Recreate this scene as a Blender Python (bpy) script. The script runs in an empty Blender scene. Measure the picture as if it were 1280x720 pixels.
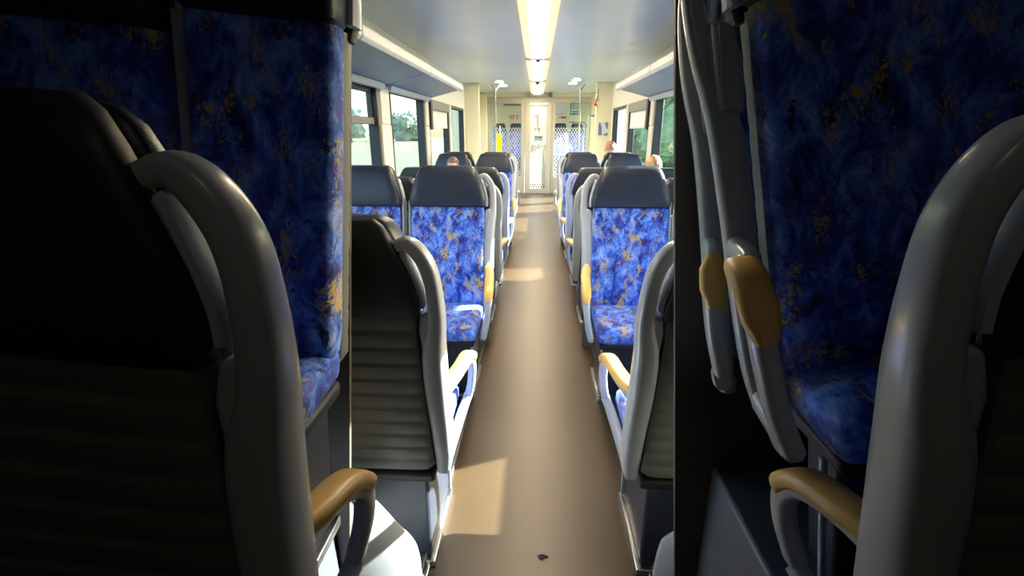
import bpy, bmesh, math, random
from mathutils import Vector, Matrix
random.seed(7)
S = bpy.context.scene
C = S.collection
R = math.radians

# ------------------------------------------------------------------ materials
def new_mat(name):
    m = bpy.data.materials.new(name); m.use_nodes = True
    nt = m.node_tree
    b = nt.nodes['Principled BSDF']
    return m, nt, b

def noise_node(nt, scale, detail=3, rough=.5, dist=0, vec=None):
    n = nt.nodes.new('ShaderNodeTexNoise')
    n.inputs['Scale'].default_value = scale; n.inputs['Detail'].default_value = detail
    n.inputs['Roughness'].default_value = rough; n.inputs['Distortion'].default_value = dist
    if vec is not None: nt.links.new(vec, n.inputs['Vector'])
    return n

def ramp(nt, fac, stops):
    r = nt.nodes.new('ShaderNodeValToRGB')
    el = r.color_ramp.elements
    while len(el) < len(stops): el.new(.5)
    for e, (p, c) in zip(el, stops):
        e.position = p; e.color = (*c, 1) if len(c) == 3 else c
    nt.links.new(fac, r.inputs['Fac'])
    return r

def mix(nt, fac, a, b):
    m = nt.nodes.new('ShaderNodeMix'); m.data_type = 'RGBA'
    if hasattr(fac, 'links'): nt.links.new(fac, m.inputs[0])
    else: m.inputs[0].default_value = fac
    for v, i in ((a, 6), (b, 7)):
        if hasattr(v, 'links'): nt.links.new(v, m.inputs[i])
        else: m.inputs[i].default_value = (*v, 1)
    return m.outputs[2]

def plain(name, col, rough=.5, metal=0., var=.06, scale=14, bump=0., spec=.5, coat=0):
    m, nt, b = new_mat(name)
    tc = nt.nodes.new('ShaderNodeTexCoord')
    n = noise_node(nt, scale, 4, .6, 0, tc.outputs['Object'])
    lo = tuple(c * (1 - var) for c in col); hi = tuple(min(1, c * (1 + var)) for c in col)
    r = ramp(nt, n.outputs['Fac'], [(.3, lo), (.7, hi)])
    nt.links.new(r.outputs[0], b.inputs['Base Color'])
    b.inputs['Roughness'].default_value = rough; b.inputs['Metallic'].default_value = metal
    b.inputs['Specular IOR Level'].default_value = spec
    b.inputs['Coat Weight'].default_value = coat
    if bump:
        bn = nt.nodes.new('ShaderNodeBump'); bn.inputs['Strength'].default_value = bump; bn.inputs['Distance'].default_value = .004
        n2 = noise_node(nt, scale * 18, 2, .5, 0, tc.outputs['Object'])
        nt.links.new(n2.outputs['Fac'], bn.inputs['Height']); nt.links.new(bn.outputs[0], b.inputs['Normal'])
    return m

def emit(name, col, strength):
    m, nt, b = new_mat(name)
    b.inputs['Base Color'].default_value = (*col, 1)
    b.inputs['Emission Color'].default_value = (*col, 1)
    b.inputs['Emission Strength'].default_value = strength
    return m

def moquette():
    m, nt, b = new_mat('moquette')
    tc = nt.nodes.new('ShaderNodeTexCoord')
    mp = nt.nodes.new('ShaderNodeMapping'); nt.links.new(tc.outputs['Object'], mp.inputs['Vector'])
    mp.inputs['Scale'].default_value = (1.15, .8, .8); mp.inputs['Rotation'].default_value = (0, .35, 0)
    v = mp.outputs[0]
    n1 = noise_node(nt, 16, 6, .70, .5, v)
    base = ramp(nt, n1.outputs['Fac'], [(.34, (.006, .008, .085)), (.43, (.020, .040, .33)), (.50, (.045, .145, .62)),
                                        (.57, (.13, .28, .76)), (.66, (.38, .45, .78))])
    n2 = noise_node(nt, 9, 3, .6, 1.8, v)
    pur = ramp(nt, n2.outputs['Fac'], [(.56, (0, 0, 0)), (.62, (.6, .6, .6))])
    c = mix(nt, pur.outputs[0], base.outputs[0], (.085, .060, .36))
    n4 = noise_node(nt, 19, 5, .72, 1.0, v)
    dk = ramp(nt, n4.outputs['Fac'], [(.36, (.95, .95, .95)), (.42, (0, 0, 0))])
    c = mix(nt, dk.outputs[0], c, (.006, .006, .06))
    # yellow flecks gathered in loose bunches
    n3 = noise_node(nt, 14, 2, .5, .6, v); n5 = noise_node(nt, 55, 4, .8, 2.0, v)
    mm = nt.nodes.new('ShaderNodeMath'); mm.operation = 'MULTIPLY'
    nt.links.new(n3.outputs['Fac'], mm.inputs[0]); nt.links.new(n5.outputs['Fac'], mm.inputs[1])
    yl = ramp(nt, mm.outputs[0], [(.305, (0, 0, 0)), (.335, (.9, .9, .9))])
    c = mix(nt, yl.outputs[0], c, (.56, .40, .07))
    nt.links.new(c, b.inputs['Base Color'])
    b.inputs['Roughness'].default_value = .85; b.inputs['Sheen Weight'].default_value = .15
    bn = nt.nodes.new('ShaderNodeBump'); bn.inputs['Strength'].default_value = .25; bn.inputs['Distance'].default_value = .003
    n6 = noise_node(nt, 260, 2, .5, 0, tc.outputs['Object'])
    nt.links.new(n6.outputs['Fac'], bn.inputs['Height']); nt.links.new(bn.outputs[0], b.inputs['Normal'])
    return m

def floor_mat():
    m, nt, b = new_mat('brown_linoleum')
    tc = nt.nodes.new('ShaderNodeTexCoord')
    n = noise_node(nt, 2.2, 5, .6, .4, tc.outputs['Object']); n2 = noise_node(nt, 90, 3, .6, 0, tc.outputs['Object'])
    r = ramp(nt, n.outputs['Fac'], [(.3, (.052, .032, .014)), (.7, (.068, .043, .019))])
    r2 = ramp(nt, n2.outputs['Fac'], [(.35, (.80, .80, .80)), (.65, (1.12, 1.1, 1.08))])
    mm = nt.nodes.new('ShaderNodeMix'); mm.data_type = 'RGBA'; mm.blend_type = 'MULTIPLY'; mm.inputs[0].default_value = .5
    nt.links.new(r.outputs[0], mm.inputs[6]); nt.links.new(r2.outputs[0], mm.inputs[7])
    nt.links.new(mm.outputs[2], b.inputs['Base Color'])
    rr = ramp(nt, n.outputs['Fac'], [(.1, (.345, .345, .345)), (.9, (.375, .375, .375))])
    nt.links.new(rr.outputs[0], b.inputs['Roughness'])
    b.inputs['Specular IOR Level'].default_value = .5
    return m

def glass_mat(name, tint, gloss=.06):
    m = bpy.data.materials.new(name); m.use_nodes = True; nt = m.node_tree
    nt.nodes.clear()
    o = nt.nodes.new('ShaderNodeOutputMaterial'); t = nt.nodes.new('ShaderNodeBsdfTransparent')
    g = nt.nodes.new('ShaderNodeBsdfGlossy'); g.inputs['Roughness'].default_value = .02
    t.inputs['Color'].default_value = (*tint, 1)
    mx = nt.nodes.new('ShaderNodeMixShader'); mx.inputs[0].default_value = gloss
    nt.links.new(t.outputs[0], mx.inputs[1]); nt.links.new(g.outputs[0], mx.inputs[2]); nt.links.new(mx.outputs[0], o.inputs['Surface'])
    return m

def etched_glass(name, z_top, frost=0.0, z_frost=9):
    """clear glass carrying a printed white diamond lattice below z_top"""
    m = bpy.data.materials.new(name); m.use_nodes = True; nt = m.node_tree
    nt.nodes.clear(); L = nt.links
    o = nt.nodes.new('ShaderNodeOutputMaterial'); t = nt.nodes.new('ShaderNodeBsdfTransparent')
    t.inputs['Color'].default_value = (.93, .95, .95, 1)
    d = nt.nodes.new('ShaderNodeBsdfDiffuse'); d.inputs['Color'].default_value = (.82, .85, .88, 1)
    tl = nt.nodes.new('ShaderNodeBsdfTranslucent'); tl.inputs['Color'].default_value = (.85, .88, .92, 1)
    ad = nt.nodes.new('ShaderNodeMixShader'); ad.inputs[0].default_value = .5
    L.new(d.outputs[0], ad.inputs[1]); L.new(tl.outputs[0], ad.inputs[2])
    g = nt.nodes.new('ShaderNodeNewGeometry'); sp = nt.nodes.new('ShaderNodeSeparateXYZ'); L.new(g.outputs['Position'], sp.inputs[0])
    def M(op, a, b=None):
        n = nt.nodes.new('ShaderNodeMath'); n.operation = op
        for i, v in enumerate((a, b)):
            if v is None: continue
            if hasattr(v, 'links'): L.new(v, n.inputs[i])
            else: n.inputs[i].default_value = v
        return n.outputs[0]
    zz = M('MULTIPLY', sp.outputs['Z'], .62)
    u = M('FRACT', M('MULTIPLY', M('ADD', sp.outputs['X'], zz), 15.0))
    v = M('FRACT', M('MULTIPLY', M('SUBTRACT', sp.outputs['X'], zz), 15.0))
    line = M('MAXIMUM', M('LESS_THAN', u, .22), M('LESS_THAN', v, .22))
    below = M('LESS_THAN', sp.outputs['Z'], z_top)
    f = M('MULTIPLY', M('MULTIPLY', line, below), .6)
    if frost:
        f = M('MAXIMUM', f, M('MULTIPLY', M('GREATER_THAN', sp.outputs['Z'], z_frost), frost))
    mx = nt.nodes.new('ShaderNodeMixShader'); L.new(f, mx.inputs[0])
    L.new(t.outputs[0], mx.inputs[1]); L.new(ad.outputs[0], mx.inputs[2])
    gl = nt.nodes.new('ShaderNodeBsdfGlossy'); gl.inputs['Roughness'].default_value = .03
    m2 = nt.nodes.new('ShaderNodeMixShader'); m2.inputs[0].default_value = .05
    L.new(mx.outputs[0], m2.inputs[1]); L.new(gl.outputs[0], m2.inputs[2]); L.new(m2.outputs[0], o.inputs['Surface'])
    return m

def foliage(name, a, b_):
    m, nt, b = new_mat(name)
    tc = nt.nodes.new('ShaderNodeTexCoord')
    n = noise_node(nt, 1.6, 6, .7, 0, tc.outputs['Object'])
    r = ramp(nt, n.outputs['Fac'], [(.3, a), (.7, b_)])
    nt.links.new(r.outputs[0], b.inputs['Base Color']); b.inputs['Roughness'].default_value = .9
    return m

MOQ = moquette()
NAVY = plain('navy_leatherette', (.014, .019, .034), .42, var=.15, bump=.12)
BLACK = plain('black_shell_plastic', (.012, .014, .012), .55, var=.1)
OLIVE = plain('grey_green_shell_plastic', (.125, .130, .105), .5, var=.06)
PALE = plain('pale_grey_frame_plastic', (.42, .435, .44), .30, var=.03, coat=.15)
TRIMC = plain('light_edge_piping', (.42, .47, .55), .4, var=.03)
WOOD = plain('yellow_armrest_plastic', (.72, .42, .10), .38, var=.05)
DARKB = plain('dark_blue_pedestal_paint', (.030, .036, .052), .4, var=.1)
RISER = plain('grey_blue_plinth_vinyl', (.075, .085, .105), .45, var=.1)
STEEL = plain('brushed_steel', (.62, .62, .62), .28, 1.0, var=.04)
WALLM = plain('cream_wall_laminate', (.66, .64, .56), .42, var=.02, scale=3)
YELW = plain('yellow_cream_laminate', (.74, .68, .46), .45, var=.02, scale=3)
BEIGE = plain('beige_door_frame_paint', (.44, .41, .34), .4, var=.03)
CEILM = plain('grey_ceiling_laminate', (.63, .73, .76), .26, var=.03, scale=2)
RACKU = plain('blue_grey_rack_panel', (.22, .27, .34), .4, var=.05)
RACKL = plain('light_grey_rack_edge', (.52, .53, .52), .4, var=.03)
RUBBER = plain('black_window_rubber', (.012, .015, .022), .5, var=.1)
FLOOR = floor_mat()
FLOORD = plain('dark_floor_border', (.045, .045, .045), .4, var=.15)
GREYT = plain('grey_transom_aluminium', (.16, .16, .16), .4, .3, var=.05)
BLIND = plain('white_blind_cloth', (.72, .72, .68), .7, var=.03, scale=30)
CAP = plain('lamp_cap_grey', (.45, .44, .42), .4)
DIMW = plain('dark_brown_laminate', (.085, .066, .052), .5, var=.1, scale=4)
GLASS = glass_mat('tinted_window_glass', (.62, .65, .65))
GLASS.use_backface_culling = False

# ------------------------------------------------------------------ mesh helpers
class MB:
    def __init__(s): s.v = []; s.f = []
    def add(s, vs, fs):
        o = len(s.v); s.v += [tuple(v) for v in vs]; s.f += [tuple(i + o for i in f) for f in fs]; return s
    def box(s, x0, x1, y0, y1, z0, z1):
        v = [(x, y, z) for z in (z0, z1) for y in (y0, y1) for x in (x0, x1)]
        return s.add(v, [(0, 2, 3, 1), (4, 5, 7, 6), (0, 1, 5, 4), (2, 6, 7, 3), (0, 4, 6, 2), (1, 3, 7, 5)])
    def loft(s, rings, cap=True, closed=False):
        n = len(rings[0]); v = [p for r in rings for p in r]; f = []
        m = len(rings)
        for i in range(m - (0 if closed else 1)):
            a, b = i * n, ((i + 1) % m) * n
            for k in range(n): f.append((a + k, a + (k + 1) % n, b + (k + 1) % n, b + k))
        if cap and not closed: f += [tuple(range(n))[::-1], tuple(range((m - 1) * n, m * n))]
        return s.add(v, f)
    def prism(s, poly, axis, a, b):
        """polygon in the two other axes, extruded along axis from a to b"""
        def P(p, q):
            return {'x': (q, p[0], p[1]), 'y': (p[0], q, p[1]), 'z': (p[0], p[1], q)}[axis]
        return s.loft([[P(p, a) for p in poly], [P(p, b) for p in poly]])
    def sweep(s, path, w, d, ddir, n=14, e=3.2, closed=False):
        """rounded-rectangle tube; w across (perp. to ddir), d along ddir; w,d scalars or lists"""
        m = len(path); P = [Vector(p) for p in path]; D0 = Vector(ddir)
        W = w if isinstance(w, (list, tuple)) else [w] * m
        Dd = d if isinstance(d, (list, tuple)) else [d] * m
        rings = []
        for i, p in enumerate(P):
            t = (P[(i + 1) % m] - P[i - 1]) if closed else (P[min(i + 1, m - 1)] - P[max(i - 1, 0)])
            t.normalize(); b = t.cross(D0); b.normalize(); a = b.cross(t); a.normalize()
            rings.append([p + b * (W[i] / 2 * sg(math.cos(q), 2 / e)) + a * (Dd[i] / 2 * sg(math.sin(q), 2 / e))
                          for q in [2 * math.pi * (k + .5) / n for k in range(n)]])
        return s.loft(rings, closed=closed)
    def xf(s, fn): s.v = [tuple(fn(Vector(v))) for v in s.v]; return s
    def build(s, name, mat, parent=None, bevel=0, seg=2, smooth=True, ang=40):
        me = bpy.data.meshes.new(name); me.from_pydata(s.v, [], s.f); me.validate()
        bm = bmesh.new(); bm.from_mesh(me); bmesh.ops.recalc_face_normals(bm, faces=bm.faces); bm.to_mesh(me); bm.free()
        me.materials.append(mat)
        if smooth:
            me.polygons.foreach_set('use_smooth', [True] * len(me.polygons)); me.set_sharp_from_angle(angle=R(ang))
        o = bpy.data.objects.new(name, me); C.objects.link(o)
        if parent: o.parent = parent
        if bevel:
            b = o.modifiers.new('bevel', 'BEVEL'); b.width = bevel; b.segments = seg; b.limit_method = 'ANGLE'; b.harden_normals = False
        return o

def sg(c, p): return math.copysign(abs(c) ** p, c)

def catmull(pts, n=6):
    out = []
    P = [Vector(p) for p in pts]; P = [P[0] * 2 - P[1]] + P + [P[-1] * 2 - P[-2]]
    for i in range(1, len(P) - 2):
        for k in range(n):
            t = k / n; a, b, c, d = P[i - 1:i + 3]
            out.append(.5 * ((2 * b) + (c - a) * t + (2 * a - 5 * b + 4 * c - d) * t * t + (3 * b - a - 3 * c + d) * t ** 3))
    out.append(P[-2]); return out

def catm1(vals, n=6):
    return [p.x for p in catmull([(v, 0, 0) for v in vals], n)]

def thing(name, label, cat, loc=(0, 0, 0), rot=(0, 0, 0), group=None):
    o = bpy.data.objects.new(name, None); C.objects.link(o); o.empty_display_size = .1
    o.location = loc; o.rotation_euler = rot
    return tag(o, label, cat, group)

def tag(o, label, cat, group=None):
    o['label'] = label; o['category'] = cat
    if group: o['group'] = group
    return o

def struct(o): o['kind'] = 'structure'; return o

def copy_tree(o, parent=None):
    c = o.copy(); C.objects.link(c)
    if parent: c.parent = parent
    for ch in [x for x in list(C.objects) if x.parent == o]: copy_tree(ch, c)
    return c

def text_mesh(name, s, mat, size, loc, parent=None, depth=.002, width=None, bold=0.0):
    cu = bpy.data.curves.new(name + '_curve', 'FONT'); cu.body = s; cu.size = size; cu.extrude = depth
    cu.align_x = 'CENTER'; cu.align_y = 'CENTER'; cu.offset = bold
    t = bpy.data.objects.new(name + '_tmp', cu); C.objects.link(t)
    dg = bpy.context.evaluated_depsgraph_get(); dg.update()
    me = bpy.data.meshes.new_from_object(t.evaluated_get(dg)); me.name = name
    bpy.data.objects.remove(t); me.materials.clear(); me.materials.append(mat)
    o = bpy.data.objects.new(name, me); C.objects.link(o)
    xs = [v.co.x for v in me.vertices]
    k = (width / (max(xs) - min(xs))) if width else 1
    for v in me.vertices: v.co = Vector((v.co.x * k, -v.co.z, v.co.y))
    o.location = loc
    if parent: o.parent = parent
    return o

# ------------------------------------------------------------------ the seat
def rrect(hw, t0, t1, n=28, e=5, hollow=0.0):
    """closed outline in (x, y): front at y=t0, rear at y=t1"""
    cy, hy = (t0 + t1) / 2, (t1 - t0) / 2; out = []
    for k in range(n):
        q = 2 * math.pi * (k + .5) / n
        x, y = hw * sg(math.cos(q), 2 / e), cy + hy * sg(math.sin(q), 2 / e)
        if hollow and y < cy: y += hollow * max(0, 1 - (x / hw) ** 2 * 1.3)
        out.append((x, y))
    return out

def slab(stations, e=5):
    """stations: (z, half width, y front, y rear, hollow)"""
    rings = []
    for (z, hw, y0, y1, h) in stations:
        rings.append([Vector((x, y, z)) for x, y in rrect(hw, y0, y1, 28, e, h)])
    return MB().loft(rings)

def seat_lower(root, D, k, s, aisle):
    rings = []
    for (y, z0, z1, w) in ((.02, .44, .49, .215), (.0, .425, .505, .226), (-.10, .415, .505, .229), (-.5 * D, .412, .508, .23), (-D + .10, .41, .518, .23),
                           (-D + .04, .412, .512, .23), (-D + .012, .42, .498, .228), (-D, .435, .475, .22)):
        rings.append([Vector((x * k, y, zz)) for x, zz in rrect(w, z0, z1, 28, 5.5)])
    MB().loft(rings).build('cushion', MOQ, root)
    MB().box(-.215 * k, .215 * k, -D + .03, .03, .375, .414).build('seat_pan', BLACK, root, .012)
    ped = MB().prism([(-D + .12, .03), (-D + .09, .375), (.0, .375), (.02, .03)], 'x', -.185 * k, .185 * k).build('pedestal', DARKB, root, .012)
    MB().box(-.20 * k, .20 * k, -D + .10, .04, 0, .03).build('foot_plate', STEEL, ped, .004)
    if aisle:
        MB().sweep([(s * .192, -D + .125, .04), (s * .192, -D + .10, .37)], .012, .012, (0, 1, 0), 8).build('edge_strip', TRIMC, ped)

SEATS = {}
def make_seat(s, aisle, depth=.46, rec=12, hw=.232, short_arm=0, divider=True, fold=False, fw=1, fd=1, hd=1):
    """front faces -y, origin on the floor under the back/cushion joint; s = side (+1 / -1) of the aisle"""
    root = bpy.data.objects.new('train_seat', None); C.objects.link(root); root.empty_display_size = .1
    k = hw / .232; c, sn = math.cos(R(rec)), math.sin(R(rec))
    def lean(v):
        y, z = v.y, v.z - .5
        if z < 0: return Vector((v.x, v.y + z * sn * .6, v.z))
        return Vector((v.x, y * c + z * sn, .5 + z * c - y * sn))
    H = 1.02
    # backrest
    st = [(.475, .200, -.030, .020, 0), (.495, .224, -.045, .028, .01), (.54, .232, -.055, .030, .016), (.64, .232, -.062, .030, .020),
          (.78, .232, -.056, .030, .020), (.93, .232, -.050, .030, .018), (1.07, .231, -.046, .030, .012), (1.10, .229, -.042, .030, .008), (1.108, .222, -.034, .026, 0)]
    slab([(z, w * k, a, b, h) for z, w, a, b, h in st]).xf(lean).build('backrest', MOQ, root)
    # headrest
    st = [(1.100, .226, -.040, .030, 0), (1.108, .238, -.058, .034, .004), (1.135, .241, -.070, .036, .010), (1.19, .230, -.072, .036, .012),
          (1.25, .210, -.068, .036, .010), (1.30, .192, -.060, .036, .008), (1.335, .178, -.048, .034, .004), (1.352, .160, -.030, .026, 0), (1.358, .140, -.014, .016, 0)]
    slab([(z, w * k, .034 + (a - .034) * hd, b, h * hd) for z, w, a, b, h in st]).xf(lean).build('headrest', NAVY, root)
    # light piping up each slanted side of the headrest
    for q in (-1, 1):
        p = [(q * k * a, .034, z) for a, z in ((.243, 1.11), (.240, 1.16), (.223, 1.23), (.212, 1.265), (.205, 1.285))]
        pp = catmull(p, 4); tp = [min(1, .15 + .3 * (len(pp) - 1 - i)) for i in range(len(pp))]
        MB().sweep(pp, [  .020 * a for a in tp], [.050 * a for a in tp], (0, 1, 0), 10).xf(lean).build('headrest_piping', TRIMC, root)
    # rear shells
    st = [(1.082, .205, .036, .060, 0), (1.088, .236, .030, .074, 0), (1.115, .243, .030, .082, 0), (1.15, .241, .030, .085, 0), (1.20, .231, .030, .086, 0),
          (1.26, .209, .030, .084, 0), (1.32, .186, .030, .078, 0), (1.350, .168, .028, .066, 0), (1.364, .146, .024, .050, 0)]
    slab([(z, w * k, a, b, h) for z, w, a, b, h in st], 4.5).xf(lean).build('headrest_shell', BLACK, root)
    st = [(.44, .150, .02, .05, 0), (.452, .205, .012, .064, 0)]
    z = .47
    while z < 1.06:                                      # moulded horizontal ribs
        st += [(z, .224, .012, .0675, 0), (z + .034, .224, .012, .0685, 0), (z + .042, .224, .012, .0650, 0), (z + .050, .224, .012, .0645, 0)]
        z += .058
    sh = slab([(a, w * k, b, d, h) for a, w, b, d, h in st], 7).xf(lean).build('back_shell', OLIVE, root, ang=25)
    # cushion
    D = depth; rings = []
    if not fold: seat_lower(root, D, k, s, aisle)
    if aisle:
        # side frame: grab loop at the shoulder running down into the column
        pts = [(.194, .042, 1.292), (.222, .042, 1.300), (.248, .042, 1.280), (.272, .042, 1.232), (.281, .040, 1.16), (.279, .034, 1.06),
               (.260, .024, .95), (.254, .018, .80), (.255, .014, .64), (.252, .008, .50), (.246, .0, .42)]
        W = [.028, .036, .040, .041, .042, .048, .068, .072, .066, .060, .046]
        Dp = [.030, .036, .044, .050, .056, .068, .086, .092, .094, .094, .080]
        path = [Vector((s * p.x, p.y, p.z)) for p in catmull(pts)]
        fr = MB().sweep(path, [a_ * fw for a_ in catm1(W)], [a_ * fd for a_ in catm1(Dp)], (0, 1, 0), 16, 3.6).xf(lean)
        fr.build('side_frame', PALE, root)
        # web between loop foot and headrest base
        MB().prism([(s * .226, 1.03), (s * .236, 1.085), (s * .268, 1.10), (s * .272, .96), (s * .230, .95)], 'y', .0, .055).xf(lean).build('frame_web', PALE, root, .010, 3)
        A = D - .04
        if not short_arm:
            ap = [(.262, .03, .735), (.272, -.06, .725), (.286, -A * .38, .718), (.294, -A * .66, .705), (.297, -A * .86, .665), (.296, -A * .97, .595), (.288, -A * 1.0, .52), (.272, -A * 1.02, .448)]
        else:
            ap = [(.262, .03, .735), (.270, -short_arm * .3, .725), (.282, -short_arm * .7, .70), (.288, -short_arm * .95, .64), (.285, -short_arm, .56), (.272, -short_arm * .95, .47)]
        path = [Vector((s * p.x, p.y, p.z)) for p in catmull(ap)]
        m = len(path)
        arm = MB().sweep(path, .046, .034, (1, 0, 0), 14, 3.4)
        # lower rail closing the loop under the cushion edge
        yb = ap[-1][1]
        lp = [(s * .272, yb + .0, .455), (s * .258, yb + .06, .425), (s * .252, yb * .45, .425), (s * .252, -.01, .44)]
        arm.sweep(catmull(lp), .050, .034, (1, 0, 0), 14, 3.4)
        ar = arm.build('armrest', PALE, root)
        nn = [(path[min(i + 1, m - 1)] - path[max(i - 1, 0)]).normalized() for i in range(m)]
        pad = [p + Vector((0, t.z, -t.y)) * .012 for p, t in zip(path, nn)][(int(m * .3) if short_arm and short_arm < .15 else int(m * .22) if D < .3 and not short_arm else 2):int(m * .66)]
        wd = [.030 + .024 * min(1, i / 3, (len(pad) - 1 - i) / 3) for i in range(len(pad))]
        MB().sweep(pad, .036, wd, (1, 0, 0), 14, 3.2).build('armrest_pad', WOOD, ar)
    if divider:
        q = -s if aisle else None
        for q in ((-s,) if aisle else (-1, 1)):
            pts = [(q * (.246 * k), .03, z) for z in (1.14, 1.0, .8, .62, .46)]
            MB().sweep(catmull(pts), .020, .075, (0, 1, 0), 12, 3.6).xf(lean).build('side_rail', PALE, root)
    return root

def seat(label, loc, away, s, aisle, zs=1.0, roll=0, group=None, **kw):
    """s = +1 when the aisle lies on the seat's own +x side"""
    key = (s, aisle, tuple(sorted(kw.items())))
    if key not in SEATS: SEATS[key] = make_seat(s, aisle, **kw); o = SEATS[key]
    else: o = copy_tree(SEATS[key])
    o.location = loc; o.rotation_euler = (0, R(-roll if away else roll), math.pi if away else 0); o.scale = (1, 1, zs)
    tag(o, label, 'seat', group)
    return o

CX = .017
XL, XR, WX = CX - .285, CX + .285, .535         # outer frame line of aisle seats, spacing to window seat
G_AWAY = 'seats facing away down the carriage'; G_FACE = 'seats facing the camera in the carriage'
rows = [  # junction Y, away?, z scale
    (1.40, True, 1.0), (2.90, False, 1.0), (3.80, True, .91), (4.82, True, .91), (6.27, False, .945), (7.05, True, .945)]
LAB = {
 ('L', 0, 1): 'large dark seat back with ribbed grey-green shell, left of the aisle foreground',
 ('R', 0, 1): 'dark seat back with pale grab loop, right of the aisle foreground, cut by added bulkhead',
 ('L', 1, 1): 'bright blue patterned aisle seat facing us, behind the large dark left seat back',
 ('R', 1, 1): 'blue and yellow patterned aisle seat facing us, behind the right foreground seat back',
 ('L', 1, 0): 'blue patterned window seat facing us, left of the big blue aisle seat',
 ('R', 1, 0): 'blue patterned window seat facing us beside the big right-hand aisle seat',
 ('L', 2, 1): 'aisle seat directly behind the big left blue seat, its pale grab loop showing',
 ('R', 2, 1): 'aisle seat directly behind the big right blue seat, its pale grab loop showing',
 ('L', 2, 0): 'low navy window seat top facing away, first behind the left front window seat',
 ('R', 2, 0): 'navy window seat top beside the right edge of the big right blue seat',
 ('L', 3, 1): 'dark headrest with bluish grab loop on left aisle, two rows behind big blue seat',
 ('R', 3, 1): 'dark headrest with grab loop on right aisle, two rows behind big blue seat',
 ('L', 3, 0): 'navy headrest corner under second left window, left of the big blue seat',
 ('R', 3, 0): 'navy window seat facing away in front of the blond passenger at the right window',
 ('L', 4, 1): 'far left aisle seat facing us, sliver of blue under a wide navy headrest',
 ('R', 4, 1): 'far right aisle seat facing us, sliver of blue under a wide navy headrest',
 ('L', 4, 0): 'navy headrest window seat facing us with the brown-haired left passenger in it',
 ('R', 4, 0): 'far window seat facing us just above the big right headrest, empty',
 ('L', 5, 1): 'farthest left aisle seat facing away, dark top edge below the yellow panel',
 ('R', 5, 1): 'farthest right aisle seat facing away, dark top edge before the glass partition',
 ('L', 5, 0): 'farthest left window seat facing away, navy headrest beside the cream pillar',
 ('R', 5, 0): 'farthest right window seat, dark back with the white-lit passenger head above it',
}
for i, (Y, away, zs) in enumerate(rows):
    for side in 'LR':
        for a in (1, 0):
            if i == 0 and a == 0: continue
            sgn = -1 if side == 'L' else 1
            x = (XL if side == 'L' else XR) + sgn * (.285 - .0) + (0 if a else sgn * WX)
            s = (-sgn) * (-1 if away else 1)
            seat(LAB[(side, i, a)], (x, Y, 0), away, s, bool(a), zs, group=G_AWAY if away else G_FACE)

# ------------------------------------------------------------------ carriage shell
YF, YB, YP, YE = -1.3, 1.095, 12.70, 16.5
WL, WR, CZ = -1.42, 1.45, 2.42
struct(MB().box(-.40, .44, 1.10, YP + .1, -.05, 0).build('floor', FLOOR, smooth=False))
f2 = struct(MB().box(WL - .1, -.40, 1.10, 10.0, -.05, .012).box(.44, WR + .1, 1.10, 10.0, -.05, .012).build('floor', RISER, smooth=False))
struct(MB().box(WL - .3, -.40, 10.0, YP + .1, -.05, 0).box(.44, WR + .3, 10.0, YP + .1, -.05, 0).build('floor', FLOOR, smooth=False))
struct(MB().box(WL - .3, WR + .3, YF, 1.10, -.05, 0).build('floor', FLOOR, smooth=False))
for nm, x, q in (('trim_1', -.372, -1), ('trim_2', .432, 1)):
    t = struct(MB().box(min(x, x + q * .014), max(x, x + q * .014), 1.112, 10.0, 0, .018).build(nm, STEEL, None, .003))
    d = MB().box(min(x + q * .014, x + q * .05), max(x + q * .014, x + q * .05), 1.112, 10.0, 0, .05).build('trim_backing', FLOORD, t, .004)
    a, b = x + q * .075, x + q * .105
    MB().box(min(a, b), max(a, b), 1.112, 10.0, .012, .085).build('trim_riser', RISER, t, .006)
struct(MB().box(WL - .35, WR + .35, YF, YP + 4, CZ, CZ + .06).build('ceiling', CEILM, smooth=False))

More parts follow.
